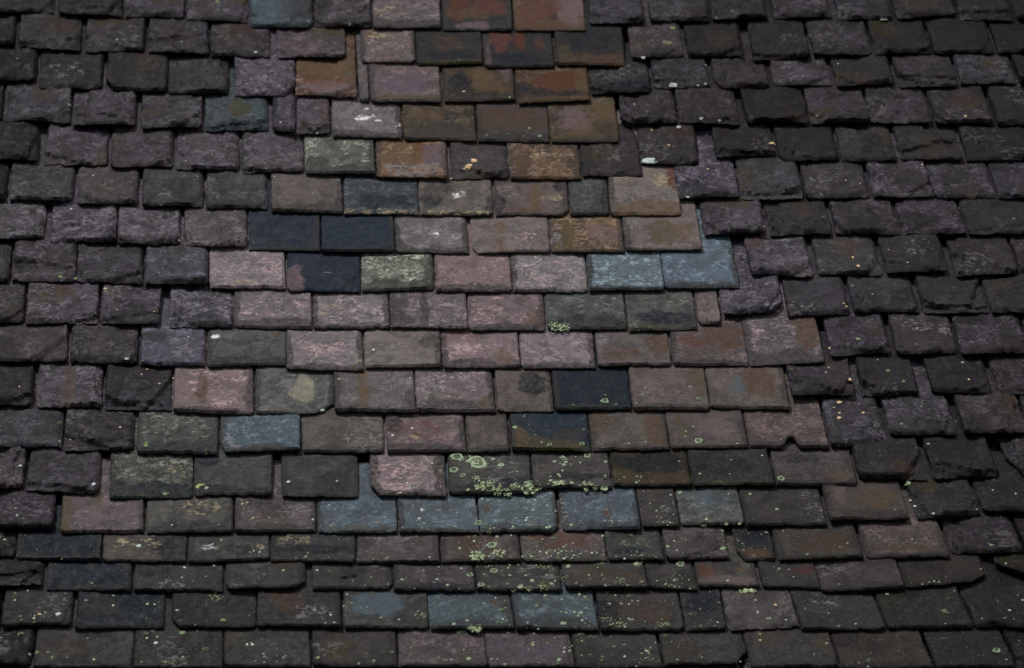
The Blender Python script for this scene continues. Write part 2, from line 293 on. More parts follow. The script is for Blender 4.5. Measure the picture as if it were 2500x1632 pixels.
# wear of single slates.  s: stains (u, v, ru, rv, colour, strength) with u across, v up from the tail in exposed heights;
# bl/br: broken corner (px wide, px high); notch (u, half width, depth); crack (u0, v0, u1, v1); label
B_ = lambda c='dirt', a=.8, h=.17: (.5, 0, .75, h, c, a)         # band along the tail
SPEC = {
 (0, 611): dict(s=[(.75, .6, .35, .6, 'dirt', .7), (.3, .5, .4, .6, 'blue', .4)], label='slate of blue grey stone with a brown right half'),
 (0, 768): dict(crack=(.52, .05, .98, .75)),
 (0, 912): dict(s=[B_('dirt', .8, .3), (.2, .5, .3, .2, 'tan', .4)]),
 (0, 1086): dict(s=[(.22, .75, .18, .5, 'rust', .8), (.65, .7, .3, .4, 'red', .75), (.45, .1, .35, .14, 'mauve', .6), (.35, .5, .3, .2, 'ochre', .5)], label='near black slate with rust red patches'),
 (0, 1262): dict(s=[B_('brown', .8, .3), (.8, .7, .25, .6, 'mauve', .75), (.3, .6, .4, .4, 'red', .5)], label='red brown slate with a mauve corner'),
 (1, 882): dict(s=[(.35, .85, .3, .16, 'tan', .6), (.15, .9, .2, .2, 'ochre', .6)]),
 (1, 1020): dict(s=[(.5, .6, .3, .35, 'brown', .35), B_('olive', .4, .12), (.5, .25, .5, .2, 'navy', .5)], label='near black slate below the rust patched row'),
 (1, 1184): dict(s=[(.25, .8, .14, .4, 'red', .85), (.53, .75, .1, .28, 'rust', .75), (.8, .7, .1, .3, 'red', .45), (.05, .3, .07, .5, 'mauve', .6), (.5, .2, .5, .2, 'navy', .6)], label='near black slate with two rust red blots'),
 (1, 1358): dict(s=[(.12, .25, .14, .3, 'olive', .8), (.6, .1, .6, .2, 'brown', .7), (.5, .7, .5, .4, 'navy', .4)]),
 (1, 362): dict(s=[(.5, .5, .4, .4, 'brown', .3)]),
 (2, 722): dict(s=[(.5, .75, .6, .35, 'ochre', .8), (.5, .2, .5, .25, 'mauve', .7), (.9, .8, .1, .5, 'olive', .6), (.5, .45, .5, .2, 'rust', .4)], label='ochre and rust coloured slate on the left of the rusty patch'),
 (2, 573): dict(br=(30, 22)),
 (2, 907): dict(s=[B_('olive', .7, .18), (.5, .5, .4, .3, 'purple', .5)]),
 (2, 1090): dict(s=[(.55, .65, .2, .4, 'ochre', .9), (.25, .5, .2, .35, 'navy', .75), (.8, .35, .25, .2, 'ochre', .6), (.5, .1, .4, .2, 'black', .5), (.9, .8, .1, .3, 'mauve', .4)]),
 (2, 1270): dict(s=[(.55, .62, .38, .34, 'rust', .95), B_('olive', .6, .14), (.08, .45, .12, .3, 'navy', .8), (.3, .28, .3, .13, 'navy', .7), (.7, .22, .3, .12, 'navy', .6), (.9, .55, .1, .5, 'ochre', .5)], label='slate with a strong rust red patch'),
 (2, 1443): dict(s=[(.5, .8, .5, .35, 'grey', .5), B_('navy', .85, .4)]),
 (2, 258): dict(bl=(22, 26)),
 (2, 1745): dict(bl=(18, 24)),
 (3, 500): dict(s=[(.55, .6, .2, .4, 'olive', .6), B_('navy', .7, .3)], label='blue grey slate among purple ones'),
 (3, 812): dict(s=[(.5, .6, .13, .1, 'white', .85), (.4, .52, .09, .07, 'white', .85), (.68, .5, .05, .05, 'white', .8), (.95, .35, .05, .05, 'white', .7), (.5, .85, .05, .05, 'white', .6), B_('dirt', .7, .2)], label='mauve slate with white splashes'),
 (3, 985): dict(s=[(.5, .2, .6, .3, 'dirt', .6), (.3, .7, .3, .2, 'ochre', .5)]),
 (3, 1166): dict(s=[(.5, .6, .6, .4, 'brown', .6), B_('dirt', .9, .25)]),
 (3, 1345): dict(s=[(.35, .6, .3, .35, 'mauve', .55), (.8, .75, .25, .45, 'ochre', .5), (.65, .25, .5, .15, 'ochre', .4), B_('olive', .7, .16), (.85, .3, .2, .3, 'black', .5)], label='slate streaked olive, mauve and ochre'),
 (3, 1516): dict(bl=(20, 14)),
 (4, 748): dict(s=[B_('dirt', .7, .25), (.2, .35, .2, .25, 'dirt', .5)], label='grey green slate with dense pale mottling'),
 (4, 922): dict(s=[(.35, .7, .4, .4, 'ochre', .7), (.82, .6, .22, .4, 'purple', .7), (.5, .2, .6, .2, 'grey', .6), (.6, .8, .12, .4, 'rust', .5), (.3, .75, .3, .2, 'tan', .4)], label='ochre slate with a mauve right edge'),
 (4, 1105): dict(rough=1, T=.019, label='dark purple slate with two cream lichen spots'),
 (4, 1248): dict(s=[(.15, .4, .2, .5, 'brown', .6), (.5, .65, .4, .1, 'tan', .5), (.05, .5, .08, .6, 'grey', .4)], label='warm brown slate with pale streaks'),
 (5, 845): dict(s=[(.5, .06, .7, .09, 'tan', .55), (.35, .85, .3, .25, 'grey', .3), (.03, .6, .05, .4, 'grey', .4), (.55, .35, .5, .3, 'navy', .5)], label='dark blue grey slate with a tan tail edge'),
 (5, 1026): dict(s=[(.5, .05, .7, .08, 'tan', .5), (.15, .35, .16, .25, 'navy', .85), (.55, .55, .12, .12, 'white', .35), (.95, .3, .05, .3, 'navy', .5), (.3, .75, .3, .3, 'dirt', .5)]),
 (5, 1213): dict(s=[(.2, .7, .16, .25, 'grey', .7), (.08, .35, .1, .3, 'navy', .7), (.55, .45, .1, .5, 'ochre', .7), (.9, .85, .1, .2, 'navy', .8), (.8, .5, .2, .12, 'tan', .6), (.4, .1, .3, .12, 'brown', .6)], br=(18, 14)),
 (5, 1393): dict(s=[(.92, .4, .12, .5, 'navy', .7)]),
 (5, 1491): dict(s=[(.5, .08, .75, .2, 'ochre', .85), (.95, .8, .12, .4, 'rust', .7), (.5, .4, .6, .16, 'grey', .5), (.75, .72, .12, .2, 'tan', .7), (.25, .75, .3, .12, 'tan', .4)], label='grey slate with a tan tail edge and rusty corner'),
 (6, 122): dict(crack=(.05, .35, .65, .55)),
 (6, 608): dict(s=[(.5, .03, .8, .06, 'dirt', .6)], label='smooth blue black slate, left one of a pair'),
 (6, 787): dict(s=[(.5, .03, .8, .05, 'dirt', .5)], label='smooth blue black slate, right one of a pair'),
 (6, 967): dict(s=[(.55, .55, .08, .08, 'white', .45), B_('dirt', .6, .2), (.0, .2, .15, .3, 'dirt', .6)]),
 (6, 1160): dict(s=[(.38, .45, .09, .6, 'ochre', .6), (.7, .45, .12, .14, 'pink', .75), (.5, .6, .2, .3, 'grey', .4)], bl=(14, 14)),
 (6, 1347): dict(s=[(.22, .4, .14, .5, 'olive', .6), (.75, .5, .3, .3, 'mauve', .5), (.08, .5, .1, .5, 'grey', .6)]),
 (6, 1528): dict(s=[(.5, .5, .22, .45, 'olive', .75), (.12, .7, .12, .3, 'grey', .6), (.8, .5, .2, .3, 'ochre', .5)]),
 (7, 512): dict(s=[(.8, .5, .18, .3, 'pink', .6), (.5, .15, .5, .06, 'tan', .5), (.4, .5, .3, .2, 'grey', .3)], label='pale pinkish grey slate with pink flecks'),
 (7, 702): dict(s=[(.1, .3, .16, .4, 'mauve', .98), (.6, .5, .15, .05, 'grey', .4), (.8, .2, .1, .08, 'dirt', .6)], crack=(.72, .0, .98, .5), label='blue black slate with a mauve broken corner'),
 (7, 882): dict(s=[B_('dirt', .75, .3), (.5, .7, .4, .3, 'green', .5), (.95, .3, .12, .4, 'dirt', .6)], label='pale green grey slate with streaky mottling'),
 (7, 1068): dict(s=[B_('dirt', .7, .25), (.0, .5, .08, .6, 'dirt', .5)], label='pinkish red slate'),
 (7, 1252): dict(s=[(.45, .3, .4, .2, 'pink', .5), (.7, .75, .14, .1, 'pink', .5), (.02, .5, .07, .6, 'dirt', .6), B_('dirt', .5, .12)]),
 (7, 1440): dict(s=[B_('dirt', .4, .12)], label='blue grey slate, left one of a pair'),
 (7, 1625): dict(s=[B_('dirt', .5, .15)], label='blue grey slate, right one of a pair'),
 (8, 573): dict(s=[B_('dirt', .8, .28), (.4, .35, .5, .07, 'pink', .55), (.85, .7, .15, .12, 'pink', .4)]),
 (8, 768): dict(s=[(.2, .5, .2, .4, 'tan', .35), (.45, .3, .08, .5, 'brown', .3), (.8, .5, .1, .1, 'pink', .6), B_('dirt', .5, .18)]),
 (8, 955): dict(s=[(.45, .4, .06, .7, 'dirt', .8), (.15, .6, .12, .5, 'dirt', .6), (.2, .2, .2, .2, 'dirt', .5)]),
 (8, 1145): dict(s=[(.9, .3, .15, .3, 'ochre', .35), B_('dirt', .7, .22)]),
 (8, 1340): dict(s=[B_('black', .65, .45), (.4, .75, .2, .2, 'grey', .5), (.8, .75, .2, .3, 'grey', .4)]),
 (8, 1535): dict(s=[(.5, .3, .5, .25, 'navy', .75), (.4, .08, .4, .1, 'olive', .5), (.8, .8, .2, .2, 'green', .4)]),
 (8, 1704): dict(label='narrow pale filler slate'),
 (8, 1763): dict(br=(30, 24), crack=(.7, .0, 1.0, .6)),
 (9, 343): dict(rough=.5, label='lilac blue slate'),
 (9, 508): dict(s=[B_('black', .6, .25), (.9, .85, .07, .1, 'ochre', .7), (.1, .85, .07, .1, 'white', .4)]),
 (9, 700): dict(s=[(.45, .5, .3, .2, 'pink', .65), (.7, .6, .12, .2, 'pink', .55), (.95, .2, .1, .2, 'green', .5), B_('dirt', .5, .14)]),
 (9, 890): dict(s=[(.3, .5, .25, .4, 'grey', .4), (.85, .7, .15, .3, 'dirt', .6)]),
 (9, 1082): dict(s=[(.3, .5, .26, .22, 'pink', .85), B_('dirt', .85, .26), (.8, .25, .12, .3, 'ochre', .5), (.3, .9, .3, .2, 'red', .3)], label='rose red slate with bright pink veins'),
 (9, 1273): dict(s=[B_('dirt', .6, .2), (.5, .6, .3, .1, 'grey', .5)]),
 (9, 1465): dict(s=[(.85, .6, .2, .5, 'brown', .6), (.1, .75, .1, .2, 'grey', .6), (.3, .3, .3, .3, 'brown', .5)]),
 (9, 1643): dict(s=[(.7, .7, .3, .4, 'brown', .8), (.3, .5, .2, .4, 'red', .4)]),
 (9, 1833): dict(s=[(.85, .7, .2, .5, 'brown', .7), B_('dirt', .7, .3), (.2, .75, .1, .1, 'pink', .6), (.1, .4, .07, .1, 'pink', .4)]),
 (10, 88): dict(s=[(.5, .5, .12, .8, 'brown', .55)]),
 (10, 427): dict(s=[(.35, .5, .1, .4, 'brown', .6), (.25, .55, .1, .2, 'pink', .6), (.6, .2, .15, .12, 'pink', .6), (.35, .85, .2, .1, 'pink', .6), (.75, .8, .25, .12, 'pink', .4), (.95, .4, .08, .3, 'dirt', .8), B_('dirt', .8, .12)], label='rose red slate with pink veins in a grey row'),
 (10, 625): dict(s=[(.62, .58, .18, .45, 'yellow', .62), (.45, .7, .3, .2, 'grey', .5)], br=(30, 22), label='grey slate with a pale yellow patch and chipped corner'),
 (10, 822): dict(s=[(.37, .5, .08, .7, 'ochre', .6), (.95, .3, .1, .3, 'dirt', .6)]),
 (10, 1020): dict(s=[(.15, .65, .14, .3, 'grey', .5), (.45, .35, .3, .04, 'tan', .6), (.13, .3, .03, .06, 'yellow', .9), (.5, .1, .6, .2, 'dirt', .6), (.85, .2, .15, .2, 'olive', .4)]),
 (10, 1218): dict(s=[(.65, .65, .3, .35, 'navy', .9)], label='brown slate with a blue black stain'),
 (10, 1357): dict(s=[B_('dirt', .7, .15)], label='blue black slate with a ring of lichen'),
 (10, 1546): dict(s=[(.9, .7, .2, .5, 'olive', .5), (.2, .6, .15, .12, 'mauve', .5)]),
 (10, 1740): dict(s=[(.65, .6, .25, .5, 'brown', .8), (.35, .5, .12, .3, 'blue', .5)]),
 (11, 340): dict(s=[B_('navy', .75, .35), (.75, .35, .3, .3, 'dirt', .4)], label='mottled grey slate with a dark stained tail'),
 (11, 545): dict(s=[(.1, .3, .12, .5, 'grey', .5), B_('dirt', .5, .2)], bl=(10, 22), label='blue grey slate left of the pinkish ones'),
 (11, 952): dict(s=[(.1, .8, .14, .4, 'black', .7), (.45, .6, .4, .4, 'red', .3), B_('dirt', .8, .25), (.35, .35, .12, .1, 'tan', .4)]),
 (11, 1253): dict(s=[(.1, .25, .12, .3, 'ochre', .9), (.5, .1, .6, .3, 'olive', .7), (.75, .4, .3, .2, 'dirt', .6)], label='blue black slate browned along its tail'),
 (11, 1445): dict(s=[(.85, .5, .18, .5, 'brown', .9), (.15, .7, .2, .4, 'brown', .7)]),
 (11, 1638): dict(s=[(.3, .6, .3, .4, 'olive', .4), (.6, .5, .3, .4, 'mauve', .4)]),
 (11, 1833): dict(notch=(.52, .1, 22), s=[(.3, .45, .2, .1, 'mauve', .5), (.85, .7, .15, .2, 'mauve', .5), B_('dirt', .5, .25)], label='brown slate with a notch bitten from its tail'),
 (12, 62): dict(s=[(.9, .3, .1, .4, 'purple', .4)]),
 (12, 268): dict(s=[B_('navy', .95, .42), (.8, .65, .2, .3, 'tan', .4)], label='mottled slate with a blue black lower half'),
 (12, 473): dict(s=[B_('navy', .8, .25), (.15, .8, .2, .2, 'navy', .6)], bl=(6, 6)),
 (12, 905): dict(s=[(.4, .5, .32, .6, 'pink', .55), (.02, .5, .12, .6, 'dirt', .9), (.95, .5, .12, .7, 'dirt', .9), B_('dirt', .8, .12)], bl=(22, 18), label='bright pink slate'),
 (12, 1102): dict(s=[B_('navy', .8, .4), (.6, .65, .4, .4, 'grey', .25)], label='grey slate crusted with lichen along its tail'),
 (12, 1305): dict(s=[(.6, .3, .5, .16, 'navy', .6)]),
 (12, 1498): dict(s=[(.55, .65, .5, .35, 'navy', .9), (.12, .25, .2, .3, 'olive', .7), (.6, .2, .5, .2, 'brown', .5)]),
 (12, 1693): dict(s=[(.4, .6, .5, .4, 'navy', .35), B_('olive', .4, .2)]),
 (12, 1897): dict(s=[(.35, .8, .3, .2, 'black', .45), (.8, .3, .2, .3, 'ochre', .3)]),
 (12, 2470): dict(bl=(34, 50)),
 (13, 148): dict(s=[(.06, .5, .08, .8, 'olive', .9), (.45, .9, .06, .4, 'olive', .6), (.6, .6, .4, .4, 'mauve', .3)], label='reddish slate with a mossy left edge'),
 (13, 362): dict(s=[B_('navy', .6, .35), (.65, .75, .3, .3, 'tan', .3)]),
 (13, 777): dict(s=[(.5, .08, .6, .12, 'olive', .4), (.2, .2, .06, .07, 'tan', .6), (.75, .28, .06, .06, 'tan', .6)], label='blue slate, first of four in a row'),
 (13, 978): dict(s=[(.3, .65, .03, .1, 'white', .9), (.5, .65, .03, .06, 'white', .9), (.27, .35, .02, .08, 'white', .8), B_('dirt', .6, .12)], label='blue slate with white flecks, second of four in a row'),
 (13, 1175): dict(s=[(.1, .6, .06, .14, 'brown', .6), B_('dirt', .8, .2)], br=(14, 12), label='blue slate, third of four in a row'),
 (13, 1380): dict(s=[(.6, .4, .05, .12, 'brown', .8), (.6, .4, .1, .2, 'grey', .5), (.2, .55, .09, .14, 'grey', .6), (.03, .5, .06, .6, 'grey', .6), B_('dirt', .5, .2)], label='blue grey slate with round brown marks, fourth of four in a row'),
 (13, 1665): dict(s=[(.5, .75, .4, .3, 'blue', .4), (.3, .5, .3, .4, 'grey', .3)]),
 (13, 2030): dict(s=[(.2, .7, .08, .3, 'mauve', .6), (.6, .6, .3, .4, 'ochre', .4), B_('dirt', .7, .25)]),
 (14, 38): dict(s=[(.5, .05, .8, .12, 'dirt', .5)], label='smooth blue black slate low on the left'),
 (14, 252): dict(s=[(.25, .6, .2, .4, 'tan', .5), (.6, .75, .12, .25, 'tan', .5), (.8, .6, .25, .4, 'navy', .8), (.9, .2, .3, .2, 'navy', .5)]),
 (14, 460): dict(s=[(.25, .55, .09, .14, 'white', .85), (.3, .5, .14, .2, 'grey', .5), (.88, .5, .06, .12, 'tan', .8), (.38, .5, .05, .1, 'ochre', .6), (.6, .4, .3, .3, 'black', .5)], label='grey slate with a white blotch'),
 (14, 664): dict(s=[(.3, .75, .3, .25, 'tan', .4), (.5, .4, .6, .2, 'navy', .6)]),
 (14, 1277): dict(s=[(.5, .8, .5, .3, 'red', .4), (.6, .5, .3, .2, 'brown', .4)]),
 (14, 1485): dict(s=[(.4, .3, .4, .2, 'navy', .6), (.4, .55, .3, .1, 'green', .5)]),
 (14, 1803): dict(s=[(.5, .7, .5, .4, 'navy', .7), (.5, .2, .5, .2, 'brown', .7)], bl=(14, 20)),
 (14, 1905): dict(s=[(.6, .5, .4, .4, 'brown', .5)]),
 (14, 2120): dict(s=[(.5, .25, .5, .14, 'brown', .6), (.65, .7, .3, .3, 'mauve', .3), B_('dirt', .7, .14)]),
 (14, 1630): dict(crack=(.3, .0, .9, .35)),
 (15, 112): dict(s=[(.5, .05, .8, .12, 'dirt', .4)]),
 (15, 553): dict(br=(22, 12), bl=(8, 10)),
 (15, 762): dict(crack=(.35, .45, .6, .5), br=(10, 10)),
 (15, 967): dict(s=[B_('navy', .5, .3)]),
 (15, 1706): dict(s=[(.15, .6, .2, .4, 'rust', .5), (.5, .8, .25, .4, 'dirt', .8), (.6, .2, .5, .2, 'mauve', .5), (.8, .6, .15, .2, 'ochre', .4)], label='rusty brown slate low on the right'),
 (15, 1868): dict(s=[(.8, .7, .3, .3, 'red', .35)]),
 (15, 2450): dict(bl=(70, 40)),
 (15, 2213): dict(br=(34, 12)),
 (16, 190): dict(label='smooth blue black slate in the second lowest row'),
 (16, 420): dict(bl=(16, 14)),
 (16, 843): dict(s=[(.4, .65, .35, .4, 'blue', .75), (.8, .25, .3, .2, 'black', .5)]),
 (16, 1050): dict(s=[B_('dirt', .9, .22), (.95, .6, .12, .5, 'dirt', .9), (.82, .75, .07, .12, 'brown', .7)], label='blue slate low in the middle, left one of a pair'),
 (16, 1260): dict(s=[B_('dirt', .95, .35), (.02, .6, .05, .6, 'dirt', .6)], label='blue slate low in the middle, right one of a pair'),
 (16, 1465): dict(s=[(.1, .5, .2, .5, 'navy', .6), (.55, .5, .4, .4, 'brown', .4)]),
 (16, 1678): dict(s=[(.5, .7, .5, .4, 'navy', .7)]),
 (16, 1785): dict(rough=.8),
 (17, 975): dict(s=[(.75, .3, .12, .3, 'olive', .4)]),
 (17, 1195): dict(s=[(.5, .5, .5, .3, 'purple', .4)]),
 (17, 1625): dict(br=(26, 22)),
}
WL = ([0, 60, 250, 400, 600, 800, 1000, 1100, 1200, 1300, 1640], [900, 905, 890, 745, 600, 565, 420, 335, 262, 142, 60])
WR = ([0, 60, 250, 350, 440, 530, 616, 708, 800, 895, 1003, 1100, 1190, 1287, 1640], [1435, 1438, 1445, 1515, 1430, 1668, 1718, 1810, 1765, 2018, 1932, 2028, 2098, 2225, 2520])

def k_inside(x, y): return np.interp(y, *WL) + 10 < x < np.interp(y, *WR) - 10
def parse():
    rows = []
    for r in ROWS:
        out = []
        for t in r.split(';'):
            a = t.split()
            if out and 0 < float(a[0]) - out[-1][2] < 8 and k_inside(float(a[0]), float(a[1])):
                a[0] = out[-1][2] + 2.5
            elif out and 8 <= float(a[0]) - out[-1][2] < 16 and k_inside(float(a[0]), float(a[1])):
                a[0] = float(a[0]) - .45 * (float(a[0]) - out[-1][2])
            out.append((float(a[0]), float(a[1]), float(a[2]), float(a[3]), a[4], float(a[5])))
        rows.append(out)
    return rows
DATA = parse()
def tail_y(k, x):
    if k < 0: return tail_y(0, x) - 84 * (-k)
    r = DATA[k]
    xs = [q for s in r for q in (s[0], s[2])]; ys = [q for s in r for q in (s[1], s[3])]
    return float(np.interp(x, xs, ys))
def tilt(x, y):
    return (x - 600) * (1.1e-4 + max(0, y - 1000) / 600 * .6e-4) + max(0, x - 1500) * .8e-4

PX = 1 / 568.0    # metres per photo pixel, across the roof
VEINS = [None]
def build_slate(xl, yl, xr, yr, expo, rng, rough, T, nx, ny, opt):
    """top relief grid + sides + underside of one slate; returns local verts, faces, stain, origin, axes and a height lookup"""
    jt = rng.uniform(-.022, .022)
    tl, tr = tilt(xl, yl) + jt + rng.uniform(-.012, .012), tilt(xr, yr) + jt + rng.uniform(-.012, .012)
    L0, R0 = on_roof(xl, yl), on_roof(xr, yr)
    L1, R1 = on_roof(xl - tl * expo, yl - expo), on_roof(xr - tr * expo, yr - expo)
    o = (L0 + R0) / 2
    ex = (R0 - L0) / np.linalg.norm(R0 - L0); ey = np.array([-ex[1], ex[0]])
    loc = lambda p: np.array([np.dot(p - o, ex), np.dot(p - o, ey)])
    l0, r0, l1, r1 = loc(L0), loc(R0), loc(L1), loc(R1)
    dl, dr = l1 - l0, r1 - r0
    W, E = np.linalg.norm(r0 - l0), (dl[1] + dr[1]) / 2
    full = 2.2
    lu = np.linspace(0, 1, nx)
    lu = lu - .06 * np.sin(2 * np.pi * lu)
    ls = np.concatenate([np.linspace(0, 1, ny) ** 1.15 * 1.14, [1.5, full]])
    u, s = np.meshgrid(lu, ls)
    sd = rng.uniform(0, 200)
    # ragged outline
    vis = sstep(1.6, 1.1, s)
    le = (fbm(np.full_like(s, sd), s * E * 28 + sd, 3) - .5) * (.006 + .003 * rough) * vis
    re = (fbm(np.full_like(s, sd + 40), s * E * 28 + sd, 3) - .5) * (.006 + .003 * rough) * vis
    if 1:
        w, h = opt.get('bl', (rng.choice([0, 3, 5, 9]), rng.choice([2, 4, 7])) if rough > .5 else (rng.choice([0, 2, 4, 7]), rng.choice([2, 3, 6])))
        if w: le = le + w * PX * np.clip(1 - s * E / (h * PX * 1.56), 0, 1) ** (.8)
    if 1:
        w, h = opt.get('br', (rng.choice([0, 3, 5, 9]), rng.choice([2, 4, 7])) if rough > .5 else (rng.choice([0, 2, 4, 7]), rng.choice([2, 3, 6])))
        if w: re = re - w * PX * np.clip(1 - s * E / (h * PX * 1.56), 0, 1) ** (.8)
    xleft = l0[0] + dl[0] * s + le
    xright = r0[0] + dr[0] * s + re
    x = xleft + (xright - xleft) * u
    tl_noise = (fbm(x * 24 + sd, np.full_like(x, sd * 1.7), 4) - .5) * (.007 + .012 * rough)
    tl_noise = tl_noise + np.maximum(0, fbm(x * 60 + sd, np.full_like(x, sd), 2) - .6) * .035 * (.6 + .6 * rough)
    if 'notch' in opt:
        nu, nw, nd = opt['notch']
        tl_noise = tl_noise + nd * PX * 1.4 * sstep(0, .8, 1 - np.abs(u - nu) / (nw * 1.15)) * (.8 + .5 * fbm(x * 40 + sd, np.full_like(x, sd + 3), 2))
    y = (l0[1] + dl[1] * s) * (1 - u) + (r0[1] + dr[1] * s) * u
    y = y + tl_noise * np.clip(1 - s / .9, 0, 1)
    # relief of the riven face
    amp = .0018 + .0062 * rough
    f1 = fbm(x * 9 + sd, y * 11 + sd * .7, 4)
    q = f1 * (3 + 2.5 * rough)
    ter = (np.floor(q) + sstep(.0, .16, q - np.floor(q))) / (3 + 2.5 * rough)
    z = T + amp * ((f1 - .5) * .8 + (ter - .5) * 2.2 * (0.35 + .65 * rough)) * 1.4
    z += (fbm(x * 42 + sd, y * 60 + sd, 3) - .5) * (.0008 + .001 * rough)
    # slight cup or warp
    z += rng.uniform(-.004, .004) * (u - .5) * 2 * vis + rng.uniform(-.0015, .0025) * (2 * u - 1) ** 2 * vis
    # flakes split off at corners and edges
    nfl = rng.choice([1, 2, 2, 3]) if rough > .5 else rng.choice([0, 0, 1, 1])
    for _ in range(nfl):
        cu, cs = rng.choice([0, 1, rng.uniform(.1, .9)]), rng.choice([0, 0, 0, rng.uniform(.1, .8)])
        px, py = l0[0] + W * cu, E * cs
        an = math.atan2(E * .5 - py, (l0[0] + W / 2) - px) + rng.uniform(-.5, .5)
        dd = (x - px) * math.cos(an) + (y - py) * math.sin(an) + (fbm(x * 30 + sd + 9, y * 30, 3) - .5) * .03
        reach = rng.uniform(.012, .05) * (1 + .5 * (rough > .5))
        z -= T * (rng.uniform(.3, .6) if rough > .5 else rng.uniform(.15, .35)) * sstep(reach + .002, reach - .004, dd) * vis
    if 'crack' in opt:
        a, b, c, d = opt['crack']
        p0 = np.array([l0[0] + W * a, E * b]); p1 = np.array([l0[0] + W * c, E * d])
        dv = p1 - p0; Ln = np.linalg.norm(dv); dv = dv / Ln
        tt = (x - p0[0]) * dv[0] + (y - p0[1]) * dv[1]
        wob = (fbm(tt * 30 + sd, tt * 0, 3) - .5) * .02
        dist = -(x - p0[0]) * dv[1] + (y - p0[1]) * dv[0] + wob
        ins = sstep(-.004, .004, tt) * sstep(Ln + .004, Ln - .004, tt)
        z -= ins * T * (.55 * sstep(.006, 0, np.abs(dist)) + .22 * sstep(.002, -.002, dist) * sstep(-.06, -.02, dist))
    # dressed (bevelled) edges
    nb = fbm(x * 34 + sd * 2, y * 34 + sd, 3)
    wt = (.005 + .017 * rough * rng.uniform(.5, 1.3)) * (.45 + 1.1 * nb)
    wl = (.0035 + .006 * rough * rng.uniform(.3, 1.2)) * (.5 + nb)
    wr = (.0035 + .018 * rough * rng.choice([.15, .5, .8, 1.1])) * (.5 + nb)
    ytail = l0[1] * (1 - u) + r0[1] * u + tl_noise
    ft = np.clip((y - ytail) / wt, 0, 1); fl = np.clip((x - xleft) / wl, 0, 1); fr = np.clip((xright - x) / wr, 0, 1)
    f = np.minimum(np.minimum(ft, fl), fr)
    st3 = 3.0
    f2 = (np.floor(f * st3) + sstep(.1, .6, f * st3 - np.floor(f * st3))) / st3
    f = np.where(f >= 1, 1, f * (1 - .55 * rough) + f2 * .55 * rough)
    edge = rng.uniform(.4, .65) if rough < .5 else rng.uniform(.25, .5)
    z = z * (edge + (1 - edge) * f ** .8)
    # lean: head lies lower than the tail
    lift = rng.uniform(0, .3) * T + (rng.random() < .18) * rng.uniform(.2, .5) * T
    drop = lambda s_: lift * (1 - s_ / full) - (2.9 * T + .004) * s_ / full
    ztop = z + drop(s); zbot = np.zeros_like(z) + drop(s)
    ny2 = len(ls)
    V = [np.stack([x, y, ztop], -1).reshape(-1, 3)]
    idx = np.arange(nx * ny2).reshape(ny2, nx)
    F = []
    a, b, c, d = idx[:-1, :-1].ravel(), idx[:-1, 1:].ravel(), idx[1:, 1:].ravel(), idx[1:, :-1].ravel()
    F += list(zip(a.tolist(), b.tolist(), c.tolist(), d.tolist()))
    ring = np.concatenate([idx[0, :], idx[1:, -1], idx[-1, -2::-1], idx[-2:0:-1, 0]])
    fx, fy, fz = x.ravel()[ring], y.ravel()[ring], zbot.ravel()[ring]
    n0 = nx * ny2
    V.append(np.stack([fx, fy, fz], -1))
    m = len(ring)
    for i in range(m):
        j = (i + 1) % m
        F.append((int(ring[j]), int(ring[i]), n0 + i, n0 + j))
    F.append(tuple(n0 + i for i in range(m - 1, -1, -1)))
    V = np.concatenate(V)
    # stains
    col = np.zeros((len(V), 4)); vcol = np.zeros((len(V), 4))
    v_ = s
    uu, vv = u.ravel(), v_.ravel()
    for (su, sv, ru, rv, cn, al) in opt.get('s', []):
        wob = (fbm(x.ravel() * 16 + sd + su * 9, y.ravel() * 22 + sd, 3) - .5) * .9
        r = np.sqrt(((uu - su) / ru) ** 2 + ((vv - sv) / rv) ** 2) + wob
        k = al * sstep(1.15, .55, r)
        rgb = lin(ST[cn]) * ALBEDO_K * opt.get('tone', 1.0)
        ka = k[:, None]
        n = n0
        if cn in VEIN:
            na = vcol[:n, 3:] * (1 - ka) + ka
            vcol[:n, :3] = (vcol[:n, :3] * vcol[:n, 3:] * (1 - ka) + rgb * ka) / np.maximum(na, 1e-5)
            vcol[:n, 3:] = na
            continue
        na = col[:n, 3:] * (1 - ka) + ka
        col[:n, :3] = np.where(na > 1e-5, (col[:n, :3] * col[:n, 3:] * (1 - ka) + rgb * ka) / np.maximum(na, 1e-5), rgb)
        col[:n, 3:] = na
    col[n0:, :] = col[ring, :]; vcol[n0:, :] = vcol[ring, :]
    VEINS[0] = vcol
    def height(lx, ly):
        k = np.argmin((x - lx) ** 2 + (y - ly) ** 2)
        return float(ztop.ravel()[k])
    return V, F, col, o, ex, ey, height, (l0, r0, dl, dr, E)

def make_mesh(name, V, F, col, vein=None):
    me = bpy.data.meshes.new(name)
    me.from_pydata(V.tolist(), [], F)
    at = me.color_attributes.new('stain', 'FLOAT_COLOR', 'POINT')
    at.data.foreach_set('color', col.astype(np.float32).ravel())
    if vein is not None:
        at = me.color_attributes.new('vein', 'FLOAT_COLOR', 'POINT')
        at.data.foreach_set('color', vein.astype(np.float32).ravel())
    me.polygons.foreach_set('use_smooth', [True] * len(me.polygons))
    me.update()
    me.set_sharp_from_angle(angle=math.radians(30))
    return me

